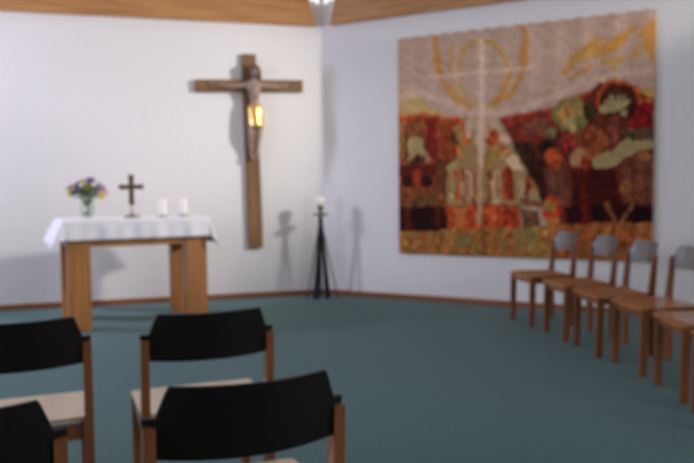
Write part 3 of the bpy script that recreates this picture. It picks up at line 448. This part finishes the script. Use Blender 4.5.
tn_x, tn_y = 240, 214; TWd, THt = 2.63, 2.35
xs_ = np.linspace(0, TWd, tn_x+1); zs_ = np.linspace(0, THt, tn_y+1)
GX, GZ = np.meshgrid(xs_, zs_, indexing='ij')
rs = np.random.RandomState(5)
wig = lambda s, f: sum(rs.uniform(.5, 1)*np.sin(f*(math.cos(a)*GX+math.sin(a)*GZ)*rs.uniform(.6, 1.6)+rs.uniform(0, 6)) for a in rs.uniform(0, 6.28, 5))*s
PX, PZ = GX+wig(.005, 30)+wig(.0025, 110), GZ+wig(.005, 30)+wig(.0025, 110)
img = np.zeros(GX.shape+(3,)); GAIN = np.array([1.95, 1.63, 1.32])
img[:] = lin((144, 130, 126))
for kind, col, w, pts in TAP:
    c = np.array(lin(col))
    if kind == 0:
        ins = np.zeros(GX.shape, bool)
        for k in range(len(pts)):
            (x1, y1), (x2, y2) = pts[k], pts[(k+1) % len(pts)]
            if y1 == y2: continue
            ins ^= ((y1 > PZ) != (y2 > PZ)) & (PX < (x2-x1)*(PZ-y1)/(y2-y1)+x1)
        img[ins] = c
    else:
        d = np.full(GX.shape, 9.)
        for (x1, y1), (x2, y2) in zip(pts, pts[1:]):
            L2 = (x2-x1)**2+(y2-y1)**2+1e-9
            t = np.clip(((PX-x1)*(x2-x1)+(PZ-y1)*(y2-y1))/L2, 0, 1)
            d = np.minimum(d, np.hypot(PX-x1-t*(x2-x1), PZ-y1-t*(y2-y1)))
        a = np.clip((w*1.15-d)/.016+.5, 0, 1)[..., None]*.9
        img = img*(1-a)+c*a
blur = lambda a: (a+np.roll(a, 1, 0)+np.roll(a, -1, 0)+np.roll(a, 1, 1)+np.roll(a, -1, 1))/5
land = (img[..., 1:2] < .10)      # the coloured wools are more mixed than the plain ground
grain = np.stack([blur(blur(rs.normal(0, 1, GX.shape))) for _ in range(3)], 2)
grain = grain.mean(2, keepdims=True)*1.3+grain*.5
mott = 1+.05*wig(.5, 55)[..., None]+np.where(land, .75, .16)*grain
ds = np.random.RandomState(11)   # small dabs of differently dyed yarn
for _ in range(900):
    x, z = ds.uniform(0, TWd), ds.uniform(0, 1.9); i, j = int(x/TWd*tn_x), int(z/THt*tn_y)
    if img[i, j, 1] > .13: continue
    a, b = ds.uniform(.008, .022), ds.uniform(.015, .05); i0, i1, j0, j1 = max(0, i-4), i+5, max(0, j-8), j+9
    m_ = (((GX[i0:i1, j0:j1]-x)/a)**2+((GZ[i0:i1, j0:j1]-z)/b)**2) < 1
    img[i0:i1, j0:j1][m_] *= ds.uniform(.55, 1.75)*ds.uniform(.85, 1.18, 3)
lum = img.mean(2, keepdims=True); img = img*.94+lum*.06
img = np.clip(img*GAIN*np.clip(mott, .35, 1.9), .004, .9)
top_sc = .010*np.abs(np.sin(GX*PI*17/TWd))
fy = .033+.004*np.sin(GX*9+1)*(1-GZ/THt)+.0012*np.sin(GX*23)      # hangs clear of the wall in faint waves
bm = bmesh.new()
F = [[bm.verts.new((TWd-GX[i, j], fy[i, j], GZ[i, j]+(top_sc[i, j] if j == tn_y else 0))) for j in range(tn_y+1)] for i in range(tn_x+1)]
for i in range(tn_x):
    for j in range(tn_y): bm.faces.new((F[i][j], F[i][j+1], F[i+1][j+1], F[i+1][j]))
me = bpy.data.meshes.new('woven_picture'); bm.to_mesh(me); bm.free()
ca = me.color_attributes.new('weave', 'FLOAT_COLOR', 'POINT')
flat = np.concatenate([img, np.ones(GX.shape+(1,))], axis=2).reshape(-1, 4)
ca.data.foreach_set('color', flat.astype(np.float32).ravel())
tm = mat('tapestry_wool', (.5, .4, .3), .95, spec=.1, sheen=.15); nt = tm.node_tree
at_ = nt.nodes.new('ShaderNodeAttribute'); at_.attribute_name = 'weave'
nt.links.new(at_.outputs['Color'], nt.nodes['Principled BSDF'].inputs['Base Color'])
wv = nt.nodes.new('ShaderNodeTexWave'); wv.bands_direction = 'X'; wv.inputs['Scale'].default_value = 40; wv.inputs['Distortion'].default_value = 1
tcn = nt.nodes.new('ShaderNodeTexCoord'); nt.links.new(tcn.outputs['Object'], wv.inputs['Vector'])
bp = nt.nodes.new('ShaderNodeBump'); bp.inputs['Distance'].default_value = .002; bp.inputs['Strength'].default_value = .4
nt.links.new(wv.outputs['Fac'], bp.inputs['Height']); nt.links.new(bp.outputs['Normal'], nt.nodes['Principled BSDF'].inputs['Normal'])
me.materials.append(tm)
tp = thing('tapestry', 'large woven tapestry with a sun ring and red brown landscape hanging on the wall', 'tapestry', wl(7, SIDE-.995-TWd, 0, .522), ANG[7])
wp = link('woven_picture', me, tp); sd = wp.modifiers.new('t', 'SOLIDIFY'); sd.thickness = .008; sd.offset = 0
bm = bmesh.new(); box(bm, .0, TWd, .008, .022, THt-.05, THt-.02, .003); obj('hanging_rail', bm, M['frame'], tp)
for k in range(17):
    bm = bmesh.new(); x = TWd*(k+.5)/17
    tube(bm, [(x-.018, .034, THt-.004), (x-.012, .03, THt+.014), (x, .026, THt+.022), (x+.012, .03, THt+.014), (x+.018, .034, THt-.004)], .005, n=6)
    obj('hanging_loop', bm, mat('loop_cord', (.5, .46, .38), .9) if k == 0 else bpy.data.materials['loop_cord'], tp)

# ---------------------------------------------------------------- chairs
def chair_meshes(HW):
    d = {}
    def rear(s):
        bm = bmesh.new(); x = s*HW
        bar(bm, (x, -.200, 0), (x, -.195, .44), .030, .046, .030, .048); bar(bm, (x, -.195, .44), (x, -.222, .736), .030, .048, .027, .034)
        return mesh('rear_leg', bm, None)
    def front(s):
        bm = bmesh.new(); x = s*HW; bar(bm, (x, .195, 0), (x, .185, .44), .030, .044, .032, .050); return mesh('front_leg', bm, None)
    d['legs'] = [rear(-1), rear(1), front(-1), front(1)]
    rails = []
    for s in (-1, 1):
        bm = bmesh.new(); box(bm, s*HW-.010, s*HW+.010, -.175, .165, .385, .44, .003); rails.append(mesh('side_rail', bm, None))
    for y in (-.185, .190):
        bm = bmesh.new(); box(bm, -HW+.017, HW-.017, y-.01, y+.01, .385, .44, .003); rails.append(mesh('cross_rail', bm, None))
    d['rails'] = rails
    bm = bmesh.new(); n = 16; R = []
    th = .014
    outl = []
    for i in range(n+1):
        u = -1+2*i/n
        row = []
        for j in range(13):
            v = j/12; y = -.175+v*.40
            hw = HW+.018-.004*(1-v); 
            if v < .08: hw = HW-.018
            x = u*hw
            if v > .9: x *= 1-.03*((v-.9)/.1)**2
            z = .447-.010*(1-u*u)*math.sin(PI*min(1, v*1.1))-.012*max(0, (v-.8)/.2)**2
            row.append((x, y, z))
        outl.append(row)
    Tm = [[bm.verts.new((x, y, z+th)) for x, y, z in r] for r in outl]; Bm = [[bm.verts.new(p) for p in r] for r in outl]
    for i in range(n):
        for j in range(12):
            bm.faces.new((Tm[i][j], Tm[i+1][j], Tm[i+1][j+1], Tm[i][j+1])); bm.faces.new((Bm[i][j], Bm[i][j+1], Bm[i+1][j+1], Bm[i+1][j]))
        bm.faces.new((Tm[i][0], Bm[i][0], Bm[i+1][0], Tm[i+1][0])); bm.faces.new((Tm[i][12], Tm[i+1][12], Bm[i+1][12], Bm[i][12]))
    for j in range(12):
        bm.faces.new((Tm[0][j], Tm[0][j+1], Bm[0][j+1], Bm[0][j])); bm.faces.new((Tm[n][j], Bm[n][j], Bm[n][j+1], Tm[n][j+1]))
    d['seat'] = mesh('seat', bm, None)
    bm = bmesh.new(); n = 24
    rows = [(z, h+HW-.216) for z, h in ((.661, .2), (.670, .206), (.715, .207), (.732, .212), (.736, .230), (.752, .230), (.756, .202), (.785, .192), (.815, .181), (.828, .174))]
    def pt(u, hw, z, off):
        x = u*hw; k = x/.22
        y = -.226-.07*(1-k*k)-(z-.72)*.12
        return (x, y+off+.012, z+.006*(1-u*u)*0)
    Fm = [[bm.verts.new(pt(-1+2*i/n, hw, z, .007)) for z, hw in rows] for i in range(n+1)]
    Bm = [[bm.verts.new(pt(-1+2*i/n, hw, z, -.007)) for z, hw in rows] for i in range(n+1)]
    m_ = len(rows)
    for i in range(n):
        for j in range(m_-1):
            bm.faces.new((Fm[i][j], Fm[i][j+1], Fm[i+1][j+1], Fm[i+1][j])); bm.faces.new((Bm[i][j], Bm[i+1][j], Bm[i+1][j+1], Bm[i][j+1]))
        bm.faces.new((Fm[i][0], Fm[i+1][0], Bm[i+1][0], Bm[i][0])); bm.faces.new((Fm[i][m_-1], Bm[i][m_-1], Bm[i+1][m_-1], Fm[i+1][m_-1]))
    for j in range(m_-1):
        bm.faces.new((Fm[0][j], Bm[0][j], Bm[0][j+1], Fm[0][j+1])); bm.faces.new((Fm[n][j], Fm[n][j+1], Bm[n][j+1], Bm[n][j]))
    d['back'] = mesh('backrest', bm, None)
    return d
proto = {}
def chair_proto(key, seatm, backm, hw):
    base = chair_meshes(hw)
    for me in base['legs']+base['rails']: me.materials.append(M['chairleg'])
    base['seat'].materials.append(seatm); base['back'].materials.append(backm)
    for p in base['back'].polygons: p.use_smooth = False
    proto[key] = base
chair_proto('near', M['seat_lit'], M['black'], .221); chair_proto('row', M['seat_shaded'], M['grey'], .204)
def chair(name, key, x, y, rz, label, group):
    t = thing(name, label, 'chair', (x, y, 0), rz, group); b = proto[key]
    for me in b['legs']: link('leg', me, t)
    link('side_rail', b['rails'][0], t); link('side_rail', b['rails'][1], t)
    link('cross_rail', b['rails'][2], t); link('cross_rail', b['rails'][3], t)
    link('seat', b['seat'], t); link('backrest', b['back'], t)
    return t
def from_post(mx, my, yaw):      # centre of the chair from the middle of its post tops
    r = math.radians(yaw); f = Vector((-math.sin(r), math.cos(r))); return mx+f.x*.222, my+f.y*.222, r
NG = 'wooden chairs facing the altar'
for (mx, my, yaw, lab) in (
    (-.495, 2.60, 21, 'pale-seated chair with dark curved backrest, directly in front of the nearest large chair'),
    (-1.105, 2.44, 22, 'pale-seated chair at the left edge of the picture, below the altar table leg'),
    (-.232, 1.665, 22, 'nearest large chair with dark curved backrest, at the bottom centre of the picture'),
    (-.81, 1.44, 22, 'chair cut off at the bottom left corner, only its dark backrest and one post showing')):
    x, y, r = from_post(mx, my, yaw); chair('wooden_chair', 'near', x, y, r, lab, NG)
RG = 'wooden chairs in a row along the tapestry wall'
for (mx, my, a, lab) in (
    (1.607, 6.71, 11, 'farthest chair of the row along the tapestry wall, at its left end below the tapestry'),
    (1.742, 6.09, 7, 'second chair of the row by the tapestry, counting from the far left end'),
    (1.818, 5.515, 5, 'third chair of the row by the tapestry, in front of the tapestry right edge'),
    (1.918, 4.965, 5, 'fourth chair of the row by the tapestry, its grey backrest against the white wall'),
    (1.940, 4.365, -3, 'fifth chair in the right hand row, its backrest beyond the right edge of the picture'),
    (1.900, 3.790, -6, 'nearest chair of the right hand row, only its front corner showing')):
    r = math.radians(a); f = Vector((-math.cos(r), -math.sin(r)))
    chair('wooden_chair', 'row', mx-f.x*.195-.014, my-f.y*.195+.01, PI/2+r, lab, RG)

# ---------------------------------------------------------------- light
def window_light(i, power, col, rect=None, name='daylight'):
    x0, x1, z0, z1 = rect or WIN[i]
    L = bpy.data.lights.new(name, 'AREA'); L.shape = 'RECTANGLE'; L.size = x1-x0-.1; L.size_y = z1-z0-.1; L.energy = power; L.color = col
    o = bpy.data.objects.new(name, L); COL.objects.link(o)
    o.location = wl(i, (x0+x1)/2, -.03, (z0+z1)/2)
    a = ANG[i]; n = Vector((-math.sin(a), math.cos(a), 0))
    o.rotation_euler = n.to_track_quat('-Z', 'Z').to_euler()
    return o
def spot(name, loc, aim, power, col, cone, blend, rad=.07):
    L = bpy.data.lights.new(name, 'SPOT'); L.energy = power; L.color = col; L.spot_size = math.radians(cone); L.spot_blend = blend; L.shadow_soft_size = rad
    o = bpy.data.objects.new(name, L); COL.objects.link(o); o.location = loc
    o.rotation_euler = (Vector(aim)-Vector(loc)).to_track_quat('-Z', 'Y').to_euler(); return o
# two lamps on the ring beam light the altar corner from either side
spot('altar_spotlight', (4.0, 6.13, 3.0), (-3.2, 7.85, 1.85), 900, (1.0, .93, .87), 54, 1.0, .22)
spot('corner_spotlight', (-4.9, 6.9, 3.0), (.6, 8.2, .9), 130, (.9, .87, 1.0), 38, 1.0, .16)
window_light(1, 85, (.74, .72, 1.0), name='high_daylight_left')
window_light(5, 55, (1.0, .95, .95), name='daylight_right')
window_light(2, 120, (.90, .86, 1.0), name='daylight_left')

w = bpy.data.worlds.new('overcast_sky'); SC.world = w; w.use_nodes = True
bg = w.node_tree.nodes['Background']; bg.inputs['Color'].default_value = (.95, .94, 1.0, 1); bg.inputs['Strength'].default_value = .95

# ---------------------------------------------------------------- camera
cam = bpy.data.cameras.new('camera'); co = bpy.data.objects.new('camera', cam); COL.objects.link(co); SC.camera = co
cam.sensor_width = 36; cam.lens = 740/694*36; cam.clip_start = .05
p_ = math.atan(43/740); a_ = math.radians(.65)
fwd = Vector((0, math.cos(p_), -math.sin(p_))); R_ = Vector((1, 0, 0)); U_ = Vector((0, math.sin(p_), math.cos(p_)))
R2 = R_*math.cos(a_)-U_*math.sin(a_); U2 = R_*math.sin(a_)+U_*math.cos(a_)
co.matrix_world = Matrix(((R2.x, U2.x, -fwd.x, 0), (R2.y, U2.y, -fwd.y, 0), (R2.z, U2.z, -fwd.z, 1.25), (0, 0, 0, 1)))
cam.dof.use_dof = True; cam.dof.focus_distance = .55; cam.dof.aperture_fstop = (cam.lens/1000)/.0042
SC.view_settings.view_transform = 'Standard'; SC.view_settings.look = 'None'; SC.view_settings.gamma = 1
SC.view_settings.exposure = 0.44; SC.view_settings.use_curve_mapping = False
SC.cycles.max_bounces = 8; SC.cycles.diffuse_bounces = 5; SC.cycles.sample_clamp_indirect = 4
